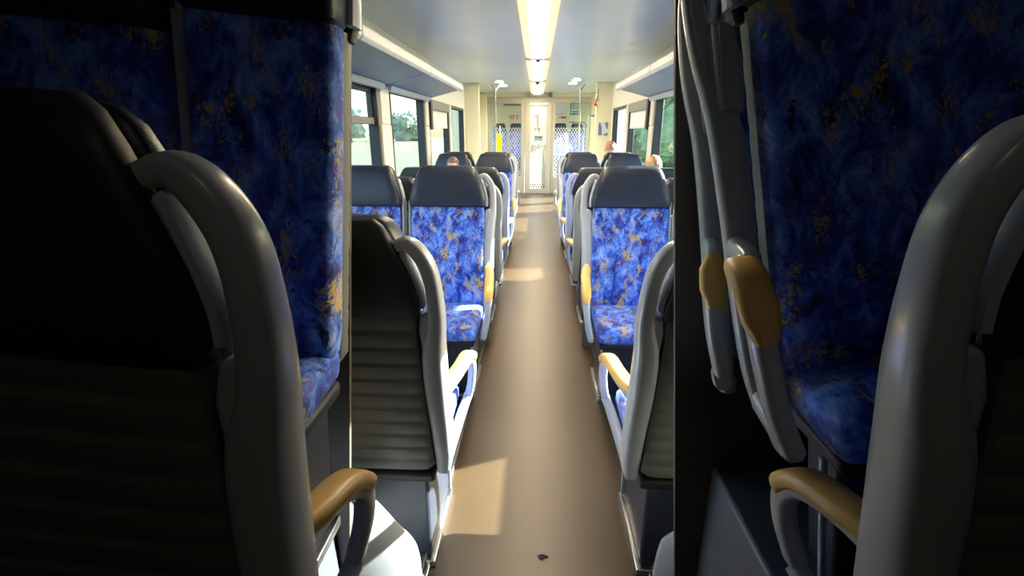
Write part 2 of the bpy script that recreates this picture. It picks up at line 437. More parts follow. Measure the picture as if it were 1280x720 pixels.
# window bays shared by both sides
BAYS = [(1.25, 2.78), (3.05, 4.50), (4.86, 6.34), (6.60, 8.10), (8.34, 9.74)]
Z0, Z1 = .82, 1.945
SILL = [.82, .82, .70, .70, .82]
T = .09
def side_wall(name, xi, q):
    """inner face at xi, outward direction q"""
    a, b = sorted((xi, xi + q * T)); m = MB()
    m.box(a, b, YB, 10.02, 0, .70).box(a, b, YB, 10.02, Z1, CZ)
    for (p0, p1), zz in zip(BAYS, SILL):
        if zz > .70: m.box(a, b, p0, p1, .70, zz)
    ys = [YB] + [y for p in BAYS for y in p] + [10.02]
    for j in range(0, len(ys), 2): m.box(a, b, ys[j], ys[j + 1], .70, Z1)
    return struct(m.build(name, WALLM, smooth=False))
side_wall('wall_left', WL, -1); side_wall('wall_right', WR, 1)
wn = 0
for xi, q, side in ((WL, -1, 'left'), (WR, 1, 'right')):
    for j, (y0, y1) in enumerate(BAYS):
        wn += 1; Z0 = SILL[j]
        def ring(x0, x1, a, b, c, d, t):
            x0, x1 = sorted((x0, x1))
            return MB().box(x0, x1, a, a + t, c, d).box(x0, x1, b - t, b, c, d).box(x0, x1, a + t, b - t, c, c + t).box(x0, x1, a + t, b - t, d - t, d)
        w = struct(ring(xi - q * .012, xi + q * .085, y0, y1, Z0, Z1, .045).build('window_%d' % wn, RUBBER, None, .006))
        x0, x1 = sorted((xi + q * .060, xi + q * .066))
        MB().box(x0, x1, y0 + .04, y1 - .04, Z0 + .04, Z1 - .04).build('pane', GLASS, w, smooth=False)
        if j == 1:
            x0, x1 = sorted((xi + q * .02, xi + q * .075))
            MB().box(x0, x1, y0 + .04, y1 - .04, 1.60, 1.66).build('transom', GREYT, w, .006)
            x0, x1 = sorted((xi + q * .03, xi + q * .058))
            MB().box(x0, x1, y0 + .045, y1 - .045, 1.86, 1.90).box(x0, x1, y0 + .045, y0 + .08, 1.66, 1.86).box(x0, x1, y1 - .08, y1 - .045, 1.66, 1.86).build('hopper_frame', RUBBER, w, .004)
    # cream covers on the pillars between the windows
    pill = [(4.50, 4.86), (6.34, 6.60), (8.10, 8.34)]
    for pi, (ya, yb) in enumerate(pill):
        a, b = sorted((xi - q * .001, xi - q * .022))
        t = struct(MB().box(a, b, ya + .035, yb - .035, .5, 1.60).box(a, b, ya + .05, yb - .05, 1.607, 1.93).build('trim_%d' % (3 + pi + (0 if q < 0 else 3)), WALLM, None, .008, 3))
    # roller blind in the fourth bay
    y0, y1 = BAYS[3]
    bl = thing('roller_blind', 'half-lowered pale roller blind in the third %s window, black guide at its edge' % side, 'blind', (xi, (y0 + y1) / 2, 1.95), group='roller blinds')
    h = (y1 - y0) / 2
    def XX(a, b): return sorted((q * a, q * b))
    a, b = XX(-.030, .030); MB().box(a, b, -h + .03, h - .02, -.135, -.01).build('blind_housing', GREYT, bl, .012, 3)
    a, b = XX(.012, .018); MB().box(a, b, -h + .12, h - .03, -.36, -.13).build('blind_sheet', BLIND, bl)
    a, b = XX(.008, .024); MB().box(a, b, -h + .12, h - .03, -.372, -.352).build('bottom_bar', RACKL, bl, .003)
    a, b = XX(-.045, .026); MB().box(a, b, -h + .0, -h + .10, -.39, -.02).build('blind_guide', RUBBER, bl, .004)

# added low panels that block stray sun between back-to-back seat pairs
for i, (x0, x1, y, h) in enumerate(((.36, 1.43, 3.30, 1.0), (-1.40, -.33, 3.30, 1.0), (.36, 1.43, 6.60, .95), (-1.40, -.33, 6.60, .95))):
    struct(MB().box(x0, x1, y - .012, y + .012, .012, h).build('trim_%d' % (10 + i), OLIVE, None, .008))
# luggage racks
for xi, q, side in ((WL, -1, 'left'), (WR, 1, 'right')):
    xf_ = xi - q * .42
    rk = thing('luggage_rack', 'long grey overhead luggage rack along the %s wall above the windows' % side, 'luggage rack', (xi, 1.1, 1.9), group='overhead luggage racks')
    segs = [(1.10, 2.9), (2.92, 4.72), (4.74, 6.68)]
    for (a, b) in segs:
        a -= 1.1; b -= 1.1; e = -q
        poly = [(e * .0, .045), (e * .42, .15), (e * .42, .172), (e * .0, .067)]
        MB().prism(poly, 'y', a, b).build('shelf_panel', RACKU, rk, .003)
        pl = [(e * .405, .135), (e * .435, .125), (e * .455, .150), (e * .452, .205), (e * .43, .222), (e * .405, .205)]
        MB().prism(pl, 'y', a, b).build('front_rail', RACKL, rk, .006, 3)
        pl = [(e * .001, .0), (e * .035, .002), (e * .055, .052), (e * .001, .046)]
        MB().prism(pl, 'y', a + .08, b - .10).build('wall_valance', RACKL, rk, .006)
        for yy in (a + .25, b - .25):
            MB().prism([(e * .002, .068), (e * .40, .168), (e * .40, .19), (e * .10, .30), (e * .002, .30)], 'y', yy, yy + .02).build('bracket', RACKU, rk, .003)

# ------------------------------------------------------------------ vestibule end
struct(MB().box(WL - .3, -1.135, 10.0, 10.10, 0, CZ).build('wall_left_end', YELW, None, .012, 3))
struct(MB().box(1.135, WR + .3, 10.0, 10.10, 0, CZ).build('wall_right_end', YELW, None, .012, 3))
struct(MB().box(WL - .3, -1.235, 12.56, 12.78, 0, CZ).build('wall_left_rear', YELW, None, .02, 3))
struct(MB().box(1.325, WR + .3, 12.56, 12.78, 0, CZ).build('wall_right_rear', YELW, None, .02, 3))
PALEV = plain('outer_door_paint', (.62, .6, .5), .4)
for nm, xi, q in (('door_1', WL - .06, -1), ('door_2', WR + .06, 1)):       # outer doors with windows, in the recesses
    m = MB(); a, b = sorted((xi, xi + q * .05))
    for y0 in (10.10, 11.33):
        m.box(a, b, y0, y0 + .16, 0, CZ).box(a, b, y0 + 1.07, y0 + 1.23, 0, CZ).box(a, b, y0 + .16, y0 + 1.07, 0, .55).box(a, b, y0 + .16, y0 + 1.07, 2.0, CZ)
    d = struct(m.build(nm, PALEV, smooth=False))
    a, b = sorted((xi + q * .02, xi + q * .026))
    for y0 in (10.10, 11.33): MB().box(a, b, y0 + .15, y0 + 1.08, .54, 2.01).build('door_pane', GLASS, d, smooth=False)

# glazed partition across the carriage end
pt = struct(MB().box(-1.26, 1.36, 12.66, 12.74, 2.19, 2.33).box(-1.26, -1.20, 12.66, 12.74, 0, 2.19).box(1.30, 1.36, 12.66, 12.74, 0, 2.19)
            .box(-.39, -.30, 12.66, 12.74, 0, 2.19).box(.37, .45, 12.66, 12.74, 0, 2.19)
            .box(-1.20, -.39, 12.66, 12.74, 0, .42).box(.45, 1.30, 12.66, 12.74, 0, .42).build('wall_partition', BEIGE, None, .008))
PANEG = etched_glass('side_pane_etched_glass', 1.62)
MB().box(-1.20, -.39, 12.69, 12.70, .42, 2.19).box(.45, 1.30, 12.69, 12.70, .42, 2.19).build('side_pane', PANEG, pt, smooth=False)
struct(MB().box(-1.5, 1.6, 12.68, 12.76, 2.33, CZ).build('wall_header', YELW, smooth=False))
dr = struct(MB().box(-.29, -.165, 12.62, 12.655, .0, 2.16).box(.235, .36, 12.62, 12.655, .0, 2.16).box(-.165, .235, 12.62, 12.655, 2.10, 2.16)
            .box(-.165, .235, 12.62, 12.655, 0, .12).build('door_3', BEIGE, None, .006))
DOORG = etched_glass('door_etched_glass', 1.29, frost=.38, z_frost=1.33)
MB().box(-.165, .235, 12.634, 12.640, .12, 2.10).build('door_pane', DOORG, dr, smooth=False)
MB().sweep([(.30, 12.585, 1.05), (.30, 12.585, 1.40)], .022, .022, (0, 1, 0), 10).box(.292, .308, 12.585, 12.625, 1.08, 1.095).box(.292, .308, 12.585, 12.625, 1.355, 1.37).build('door_handle', STEEL, dr)
NUMG = plain('grey_numeral_print', (.30, .28, .33), .6)
INKB = plain('dark_print', (.03, .03, .05), .6)
MB().prism([(-.01, 1.625), (.045, 1.625), (.045, 1.93), (-.005, 1.93), (-.03, 1.895), (-.085, 1.875), (-.085, 1.83), (-.01, 1.845)], 'y', 12.627, 12.630).build('door_numeral', NUMG, dr, smooth=False)
mk = MB()
for (x0, x1, z0, z1) in ((-.05, -.005, 1.578, 1.60), (-.05, -.037, 1.54, 1.578), (.02, .075, 1.578, 1.60), (.048, .066, 1.52, 1.578)): mk.box(x0, x1, 12.627, 12.630, z0, z1)
mk.build('door_small_mark', INKB, dr, smooth=False)
em = MB()                                             # dark roundel-like notice of small dense print
for r_ in range(5):
    x = -.055
    while x < .14:
        w = random.uniform(.015, .04)
        em.box(x, min(x + w, .145), 12.627, 12.630, 1.405 - r_ * .027, 1.42 - r_ * .027 + (.012 if r_ in (1, 2) else 0)); x += w + random.uniform(.006, .014)
em.build('door_notice', INKB, dr, smooth=False)
op = thing('door_operator_box', 'grey operator box over the end door', 'box', (.06, 12.6, 2.32))
MB().box(-.29, .22, -.10, .05, .01, .10).build('housing', BEIGE, op, .01)
MB().box(.235, .30, -.10, .05, .0, .10).build('end_unit', GREYT, op, .006)
MB().box(-.24, .16, -.104, -.098, .025, .06).build('cover_strip', RACKL, op, .003)

POLE = plain('satin_pole_steel', (.30, .30, .29), .42, .5, var=.04)
# grab poles with branched tops
for x, side in ((-.846, 'left'), (.857, 'right')):
    p = thing('grab_pole', 'vertical steel grab pole standing at the %s of the vestibule before the glass partition' % side, 'pole', (x, 10.35, 0), group='vestibule grab poles')
    MB().sweep([(0, 0, .0), (0, 0, 2.36)], .034, .034, (0, 1, 0), 14, 2).build('pole', POLE, p)
    MB().sweep([(0, 0, 2.34), (-.07, 0, 2.42)], .026, .026, (0, 1, 0), 10, 2).sweep([(0, 0, 2.30), (.09, .12, 2.42)], .026, .026, (0, 1, 0), 10, 2).build('ceiling_branch', BEIGE, p)
    MB().sweep([(0, 0, 0), (0, 0, .03)], .09, .09, (0, 1, 0), 18, 2).build('floor_flange', STEEL, p)
# yellow panel on the far side of left pane
YEL = plain('yellow_paint', (.86, .62, .0), .4, var=.02)
yp = thing('ticket_validator', 'bright yellow upright box on a slim post before the left glass pane', 'ticket validator', (-.935, 12.45, 0))
MB().box(-.066, .066, -.05, .05, 1.02, 1.47).build('case', YEL, yp, .012, 3)
MB().sweep([(0, 0, .02), (0, 0, 1.03)], .05, .05, (0, 1, 0), 12, 2).build('post', STEEL, yp)
MB().sweep([(0, 0, 0), (0, 0, .02)], .16, .16, (0, 1, 0), 18, 2).build('foot', STEEL, yp)
MB().sweep([(.03, 0, 1.46), (.03, 0, 1.66)], .03, .02, (0, 1, 0), 8, 2).build('stub', STEEL, yp)

# signs on the right-hand pillars
SIGNB = plain('blue_sign_print', (.06, .16, .62), .5); WHITE = plain('white_print', (.8, .8, .8), .5)
sgn_ = thing('wall_sign', 'small white sign with blue print on the right cream pillar', 'sign', (1.385, 12.55, 1.88))
MB().box(-.075, .09, -.008, .008, -.05, .045).build('sign_plate', WHITE, sgn_, .003)
MB().box(-.052, .085, -.0105, -.008, -.022, .036).build('blue_field', SIGNB, sgn_, smooth=False)
text_mesh('sign_text', 'LWT', WHITE, .045, (.015, -.0115, .008), sgn_, .001, .11)
MB().box(-.072, -.056, -.0105, -.008, -.02, .03).build('blue_arrow', SIGNB, sgn_, smooth=False)
RED = plain('red_plastic', (.55, .03, .02), .4)
hm = thing('emergency_hammer', 'red emergency hammer hanging on the edge of the right cream pillar', 'hammer', (1.148, 9.985, 2.11))
MB().sweep(catmull([(-.035, 0, -.10), (-.01, 0, -.01), (.015, 0, .07)]), .022, .022, (0, 1, 0), 12, 2.5).build('grip', RED, hm)
MB().sweep([(-.05, 0, -.085), (.01, 0, -.10)], .034, .030, (0, 1, 0), 12, 2.5).build('hammer_head', RED, hm)
MB().sweep([(.015, 0, .065), (.02, .004, .20)], .008, .008, (0, 1, 0), 8, 2).build('cord', RUBBER, hm)
MB().box(-.03, .04, .002, .014, -.03, .03).build('holder', RACKL, hm, .003)
pic = thing('wall_notice', 'grey and white picture notice on the right cream wall panel above the white-lit head', 'notice', (1.30, 9.99, 1.58))
MB().box(-.105, .095, -.006, .009, -.135, .13).build('notice_sheet', plain('pale_notice', (.60, .62, .64), .5), pic, .002)
SLATE = plain('slate_print', (.13, .17, .24), .5)
MB().prism([(-.095, -.12), (-.02, -.12), (-.03, .02), (-.055, .11), (-.095, .12)], 'y', -.0085, -.006).build('dark_figure', SLATE, pic, smooth=False)
MB().prism([(.02, .12), (.09, .12), (.09, -.02), (.05, .03)], 'y', -.0085, -.006).prism([(.0, -.125), (.09, -.125), (.09, -.07), (.03, -.09)], 'y', -.0085, -.006).build('dark_patch', SLATE, pic, smooth=False)

# ------------------------------------------------------------------ compartment behind the partition
FZ = .42
struct(MB().box(-1.75, 1.75, 12.8, 13.3, -.05, 0).build('floor', FLOOR, smooth=False))
st = struct(MB().box(-1.6, -.30, 13.30, 15.0, -.05, FZ).box(.40, 1.7, 13.30, 15.0, -.05, FZ).build('floor_step', RISER, None, .01))
struct(MB().box(-.30, .40, 13.3, 15.0, -.05, .0).build('floor', FLOOR, smooth=False))
ew = struct(MB().box(-1.7, -.22, 14.9, 15.0, 0, CZ).box(.31, 1.75, 14.9, 15.0, 0, CZ).box(-.22, .31, 14.9, 15.0, 2.32, CZ).box(-.22, .31, 14.9, 15.0, 0, 1.15).build('wall_far', YELW, smooth=False))
for nm, x, q in (('wall_left_far', -1.6, -1), ('wall_right_far', 1.7, 1)):
    a, b = sorted((x, x + q * .06))
    struct(MB().box(a, b, 12.78, 15.0, 0, 1.0).box(a, b, 12.78, 15.0, 2.05, CZ).box(a, b, 12.78, 13.1, 1.0, 2.05).box(a, b, 14.7, 15.0, 1.0, 2.05).build(nm, WALLM, smooth=False))
    a, b = sorted((x + q * .02, x + q * .026))
    w = struct(MB().box(a, b, 13.1, 14.7, 1.0, 2.05).build('window_%d' % (11 if q < 0 else 12), GLASS, smooth=False))
w = struct(MB().box(-.22, .31, 14.94, 14.95, 1.15, 2.32).build('window_13', GLASS, smooth=False))
FARL = ['far seat behind the left glass pane, next to the steel pole', 'far seat behind the left glass pane, under the red lettering',
        'far seat behind the right glass pane, nearest the end door', 'far seat behind the right glass pane, with dark bars across its headrest']
cl = thing('ceiling_light', 'unseen fill light added over the seats beyond the glass partition', 'ceiling light', (.05, 13.7, CZ - .03))  # added lamp, out of view, brightens the compartment behind the partition
MB().box(-.9, .9, -.10, .10, -.01, .02).build('diffuser', emit('far_fill_diffuser', (1, .95, .82), 5), cl, .006)
MB().box(-.93, .93, -.13, .13, .005, .03).build('tray', CAP, cl, .004)
for x, lb in zip((-1.07, -.60, .68, 1.15), FARL):
    seat(lb, (x, 14.45, FZ), False, 1, False, .985, hw=.19, group='seats beyond the glass partition')
TEALC = plain('teal_print', (.06, .30, .33), .5)
rd = text_mesh('lettering_sign', 'V2T 3', RED, .15, (-.69, 14.892, 1.915), None, .003, .27, .004); tag(rd, 'red lettering on the cream end wall behind left glass pane', 'lettering')
sl = MB().box(-.97, -.48, 14.86, 14.898, 2.235, 2.27).build('wall_slot', plain('olive_slot', (.14, .13, .06), .6), None, .006); tag(sl, 'thin dark slot on the cream end wall over the red lettering', 'vent')
n1 = thing('paper_notice', 'pale paper notice on the cream wall behind the right pane, left of the teal poster', 'notice', (.645, 14.893, 2.14))
MB().box(-.135, .125, -.003, .006, -.165, .16).build('sheet', plain('pale_paper', (.68, .64, .62), .6), n1, smooth=False)
MB().box(-.12, .11, -.005, -.003, -.145, -.135).build('print_line', plain('red_brown_print', (.4, .2, .18), .6), n1, smooth=False)
bt = text_mesh('lettering_sign', '1 2RM', INKB, .075, (.735, 14.892, 1.905), None, .003, .21, .003); tag(bt, 'short dark lettering under the pale paper notice', 'lettering')
po = thing('picture_poster', 'teal poster with oval emblem on the far cream wall, seen past the right pole', 'poster', (1.10, 14.893, 2.14))
MB().box(-.145, .14, -.003, .006, -.165, .16).build('sheet', TEALC, po, smooth=False)
MB().box(-.11, .12, -.005, -.003, -.02, .13).build('pale_band', plain('pale_teal', (.45, .55, .50), .5), po, smooth=False)
MB().sweep([(.01 + .085 * math.cos(t), -.006, .055 + .042 * math.sin(t)) for t in [k * math.pi / 12 for k in range(24)]], .018, .003, (0, 1, 0), 8, closed=True).build('oval_emblem', plain('brown_print', (.25, .14, .08), .5), po)
MB().box(-.13, .125, -.005, -.003, -.045, -.025).build('white_rule', WHITE, po, smooth=False)
MB().box(-.11, -.07, -.005, -.003, -.115, -.075).box(-.05, .10, -.005, -.003, -.10, -.09).build('white_print', WHITE, po, smooth=False)
hb = thing('bar_frame', 'thin black bar frame around the far right headrest behind the glass', 'frame', (1.14, 14.22, FZ))
bars = [[(-.24, 0, 1.345), (.20, 0, 1.345)], [(-.27, 0, 1.08), (.22, 0, 1.08)]]
for p in bars: MB().sweep(p, .024, .024, (0, 1, 0), 10, 2).build('bar', RUBBER, hb)
MB().sweep(catmull([(.20, 0, 1.345), (.25, 0, 1.25), (.22, 0, 1.08), (.22, 0, .0)]), .022, .022, (0, 1, 0), 10, 2).build('upright', RUBBER, hb)

# ------------------------------------------------------------------ ceiling lights
EM = emit('warm_tube_diffuser', (1.0, .83, .57), 20.0)
EMS = emit('warm_diffuser_side', (1.0, .62, .36), .5)
LAMPL = ['nearest and largest glowing ceiling light over the aisle, cut by the top of the frame', 'second glowing ceiling light, short, just beyond the small dark camera dome', 'third and farthest ceiling light over the aisle, ending above the end door']
FX = [(2.2, 4.88, 6.36), (6.74, 7.9, 9.1), (10.0, 11.3, 12.3)]
for (a, mid, b), lb in zip(FX, LAMPL):
    L = thing('ceiling_light', lb, 'ceiling light', (0, a, CZ - .045), group='ceiling lights over the aisle')
    n = b - a
    for q in (-1, 1):
        MB().prism([(q * .078, .0), (q * .148, .012), (q * .152, .044), (q * .078, .044)], 'y', 0, n).build('side_panel', EMS, L, .003)
    m = mid - a
    MB().prism([(-.076, -.004), (.076, -.004), (.076, .03), (-.076, .03)], 'y', .04, m - .035).build('diffuser', EM, L, .004)
    MB().prism([(-.076, -.004), (.076, -.004), (.076, .03), (-.076, .03)], 'y', m + .035, n - .03).build('diffuser', EM, L, .004)
    MB().prism([(-.083, -.002), (.083, -.002), (.083, .03), (-.083, .03)], 'y', m - .034, m + .034).build('joint', EMS, L, .003)
    MB().prism([(-.145, -.012), (.145, -.012), (.152, .044), (-.152, .044)], 'y', n - .028, n + .10).build('end_cap', CAP, L, .006)
for (y, lb) in ((6.58, 'small dark dome at the end of nearest ceiling light'), (9.45, 'tiny dark dome on the ceiling between second and third light'), (9.75, 'tiny dark dome on the ceiling just before the third light')):
    dome = thing('ceiling_dome', lb, 'dome', (0, y, CZ - .03), group='dark domes on the ceiling line')
    MB().box(-.07, .07, -.07, .07, .0, .03).build('dome_base', CAP, dome, .008)
    rings = [[(.035 * math.cos(t) * math.cos(p), .035 * math.sin(t) * math.cos(p), -.035 * math.sin(p)) for t in [k * math.pi / 8 for k in range(16)]] for p in (0, .5, 1.0, 1.4)]
    MB().loft(rings).build('dome_lens', RUBBER, dome)
EMD = emit('downlight_lens', (1, .93, .8), 22)
for x, y, lb in ((-.713, 9.665, 'near left'), (-.688, 10.41, 'far left'), (.693, 9.366, 'near right'), (.678, 10.05, 'far right')):
    dl = thing('downlight', 'round recessed downlight, %s one of the four in the vestibule ceiling' % lb, 'downlight', (x, y, CZ - .012), group='vestibule downlights')
    ci = [(math.cos(k * math.pi / 12), math.sin(k * math.pi / 12)) for k in range(24)]
    MB().loft([[(.075 * a, .15 * b, -.003) for a, b in ci], [(.075 * a, .15 * b, .006) for a, b in ci]]).build('lens', EMD, dl)
    MB().sweep([(.085 * a, .165 * b, .004) for a, b in ci], .02, .014, (0, 0, 1), 8, closed=True).build('bezel', CAP, dl)

# ------------------------------------------------------------------ passengers
SKIN = plain('skin', (.55, .34, .25), .5, var=.06)
def skin_obj(name, chains, mat, parent, sub=2):
    me = bpy.data.meshes.new(name); bm = bmesh.new(); sk = bm.verts.layers.skin.verify()
    idx = {}; first = True
    for ch in chains:
        prev = None
        for (k, co, r) in ch:
            if k in idx: v = idx[k]
            else:
                v = bm.verts.new(co); v[sk].radius = (r, r) if not isinstance(r, tuple) else r
                v[sk].use_root = first; first = False; idx[k] = v
            if prev is not None and prev is not v and not bm.edges.get((prev, v)): bm.edges.new((prev, v))
            prev = v
    bm.to_mesh(me); bm.free(); me.materials.append(mat)
    o = bpy.data.objects.new(name, me); C.objects.link(o); o.parent = parent
    m = o.modifiers.new('skin', 'SKIN'); m.use_smooth_shade = True
    if sub: s2 = o.modifiers.new('sub', 'SUBSURF'); s2.levels = sub; s2.render_levels = sub
    return o

def head_mesh():
    """head about 0.23 m tall, face towards -y, centre of the skull at the origin"""
    n, m = 28, 22; rings = []
    for i in range(m):
        p = math.pi * (i + .5) / m; z = math.cos(p); ring = []
        for k in range(n):
            q = 2 * math.pi * k / n; x, y = math.sin(p) * math.cos(q), math.sin(p) * math.sin(q)
            X, Y, Zz = x * .075, y * .095, z * .115
            fr = max(0, -y)
            if z < -.1: X *= 1 - .30 * (-z - .1); Y *= 1 - .10 * (-z)
            g = lambda cx, cz, s: math.exp(-(((X - cx) / s) ** 2 + ((Zz - cz) / (s * 1.1)) ** 2))
            if fr > .3:
                Y -= .024 * math.exp(-((X / .012) ** 2 + ((Zz + .022) / .022) ** 2))          # nose
                Y -= .007 * g(0, -.066, .02) + .006 * g(0, -.098, .022)                        # lips, chin
                Y += .009 * (g(.03, .008, .015) + g(-.03, .008, .015))                         # eye sockets
                Y -= .005 * (g(.03, .030, .02) + g(-.03, .030, .02))                           # brow
            ring.append((X, Y, Zz))
        rings.append(ring)
    return MB().loft(rings)

def person(label, loc, away, sc, hair, shirt_c, trouser_c, style):
    p = thing('person', label, 'person', loc, (0, 0, math.pi if away else 0), 'seated passengers'); p.scale = (sc,) * 3
    hip = (0, -.14, .60)
    ch = [[('hip', hip, .125), ('waist', (0, -.10, .76), (.13, .10)), ('chest', (0, -.06, .96), (.15, .11)), ('neck', (0, -.05, 1.10), .055), ('jaw', (0, -.06, 1.20), .05)]]
    sh = [[('hip', hip, .135), ('waist', (0, -.10, .76), (.14, .11)), ('chest', (0, -.06, .96), (.16, .12)), ('col', (0, -.05, 1.075), .075)]]
    tr = [[('hip', (0, -.15, .585), .14)]]
    for s in (-1, 1):
        ch.append([('chest', None, 0), ('sh%d' % s, (s * .17, -.06, 1.02), .058), ('el%d' % s, (s * .22, -.14, .78), .042), ('wr%d' % s, (s * .12, -.36, .70), .028), ('pa%d' % s, (s * .10, -.42, .695), (.036, .018))])
        for j, (dx, ln) in enumerate(((-.027, .062), (-.009, .074), (.009, .070), (.027, .055))):
            ch.append([('pa%d' % s, None, 0), ('f%d%d' % (s, j), (s * .10 + dx, -.455, .692), .009), ('g%d%d' % (s, j), (s * .10 + dx * 1.05, -.455 - ln * .6, .684), .008), ('h%d%d' % (s, j), (s * .10 + dx * 1.05, -.455 - ln, .668), .007)])
        ch.append([('pa%d' % s, None, 0), ('t%d' % s, (s * .10 - s * .045, -.425, .70), .010), ('u%d' % s, (s * .10 - s * .055, -.465, .695), .008)])
        ch.append([('hip', None, 0), ('th%d' % s, (s * .09, -.20, .59), .085), ('kn%d' % s, (s * .12, -.56, .56), .058), ('an%d' % s, (s * .12, -.52, .12), .036), ('to%d' % s, (s * .13, -.66, .04), .034)])
        sh.append([('chest', None, 0), ('sh%d' % s, (s * .17, -.06, 1.02), .068), ('el%d' % s, (s * .22, -.14, .78), .054), ('wr%d' % s, (s * .13, -.34, .705), .038)])
        tr.append([('hip', None, 0), ('th%d' % s, (s * .09, -.20, .585), .098), ('kn%d' % s, (s * .12, -.565, .555), .070), ('an%d' % s, (s * .12, -.525, .14), .052)])
    body = skin_obj('body', ch, SKIN, p)
    skin_obj('shirt', sh, plain('shirt_cloth', shirt_c, .8), p)
    skin_obj('trousers', tr, plain('trouser_cloth', trouser_c, .8), p)
    hd = head_mesh().xf(lambda v: v + Vector((0, -.075, 1.285))).build('head', SKIN, p)
    for s in (-1, 1):
        MB().loft([[(s * (.070 + .014 * i), -.07 + .018 * math.cos(t) * (1 - .25 * i), 1.28 + .032 * math.sin(t) * (1 - .2 * i)) for t in [k * math.pi / 6 for k in range(12)]] for i in (0, 1)]).build('ear', SKIN, hd)
        MB().loft([[(s * .029 + .012 * math.cos(t) * c_, -.148 - d_, 1.293 + .007 * math.sin(t) * c_) for t in [k * math.pi / 6 for k in range(12)]] for c_, d_ in ((1, 0), (.8, .006), (.3, .008))]).build('eye', INKB, hd)
    # hair: cap over the skull with strand relief
    n, m = 40, 16; rings = []
    for i in range(m):
        a = (i + .4) / m; ring = []
        for k in range(n):
            q = 2 * math.pi * k / n; y = math.sin(q)
            lim = 1.25 if y < -.55 else (1.62 if style == 'short' else 2.05)
            lim = lim + (.25 if -.55 <= y < -.3 else 0)
            ph = a * lim; w = 1 + .035 * math.sin(q * 17 + 3 * ph) + .02 * math.sin(q * 31 + ph * 5)
            x_, y_, z_ = math.sin(ph) * math.cos(q), math.sin(ph) * y, math.cos(ph)
            ring.append((x_ * .084 * w, y_ * .104 * w - .070, z_ * .124 * (1 + .3 * (w - 1)) + 1.287))
        rings.append(ring)
    h = MB().loft(rings, cap=False); h.f.append(tuple(range(n))[::-1])
    o = h.build('hair', plain('hair', hair, .5, var=.35, scale=40), p)
    sm = o.modifiers.new('solid', 'SOLIDIFY'); sm.thickness = .012
    return p
person('auburn-haired passenger at far right window facing away, sun on the hair above the seat', (1.06, 7.15, 0), True, 1.0, (.36, .17, .09), (.6, .6, .6), (.05, .06, .1), 'short')
person('blond passenger by right window, crown of head showing over the big right headrest', (1.18, 4.97, 0), True, .935, (.36, .23, .11), (.7, .68, .62), (.06, .06, .08), 'long')
person('brown-haired passenger by left windows, crown of head showing above the big left headrest', (-1.02, 6.08, 0), False, .885, (.13, .07, .035), (.25, .25, .3), (.05, .05, .08), 'long')

# ------------------------------------------------------------------ raised seats in the added dim end bay where the camera stands
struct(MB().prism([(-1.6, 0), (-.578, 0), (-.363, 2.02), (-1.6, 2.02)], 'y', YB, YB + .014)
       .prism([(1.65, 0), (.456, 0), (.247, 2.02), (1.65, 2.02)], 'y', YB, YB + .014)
       .prism([(-1.6, 2.02), (1.65, 2.02), (1.65, CZ), (-1.6, CZ)], 'y', YB, YB + .014).build('wall_added_screen', DIMW, smooth=False))  # added bulkhead, keeps the carriage light out of the near bay
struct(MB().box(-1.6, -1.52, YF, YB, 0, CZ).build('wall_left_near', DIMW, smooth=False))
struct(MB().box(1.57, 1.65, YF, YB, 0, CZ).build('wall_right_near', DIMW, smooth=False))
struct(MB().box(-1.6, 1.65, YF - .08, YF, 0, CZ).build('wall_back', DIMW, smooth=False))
G_N = 'raised seats in the dim foreground bay'
FA, FB, FC, FD = .387, .635, .45, .70
struct(MB().box(-1.52, -.42, .10, .50, 0, FA).box(-1.52, -.575, .50, YB, 0, FB).box(.50, 1.57, .10, .50, 0, FC).box(.48, 1.57, .50, YB, 0, FD).build('floor_tier', RISER, None, .01))
seat('huge dark seat back with pale grab loop, far left in the dim foreground', (-.640, .505, FA), True, -1, True, .89, roll=5, group=G_N, rec=3, depth=.10, short_arm=.2, hd=.45)
seat('narrow blue patterned seat in the dim left foreground, reaching the bright aisle view', (-.580, .885, FB), False, 1, False, 1, roll=6, group=G_N, rec=2, depth=.28, hw=.130, divider=False)
seat('blue patterned seat at the far top left, behind the huge dark seat back', (-.94, .885, FB), False, 1, False, 1, roll=6, group=G_N, rec=2, depth=.28, hw=.185)
seat('large dim blue and yellow patterned seat filling the right foreground', (.767, .815, FD), False, -1, True, 1, roll=-12.7, group=G_N, rec=2, depth=.20, hw=.215, fw=.75, fd=.45)
seat('dim seat edge with short yellow armrest, between big right blue seat and bright aisle', (.748, 1.0, FB), False, -1, True, 1, roll=-9, group=G_N, rec=2, fold=True, short_arm=.06, fw=.75, fd=.45)
seat('huge dark seat back with pale grab loop, cut by the right edge of the photo', (.818, .505, FC), True, 1, True, .89, roll=-10, group=G_N, rec=3, depth=.10, short_arm=.2, hd=.45)

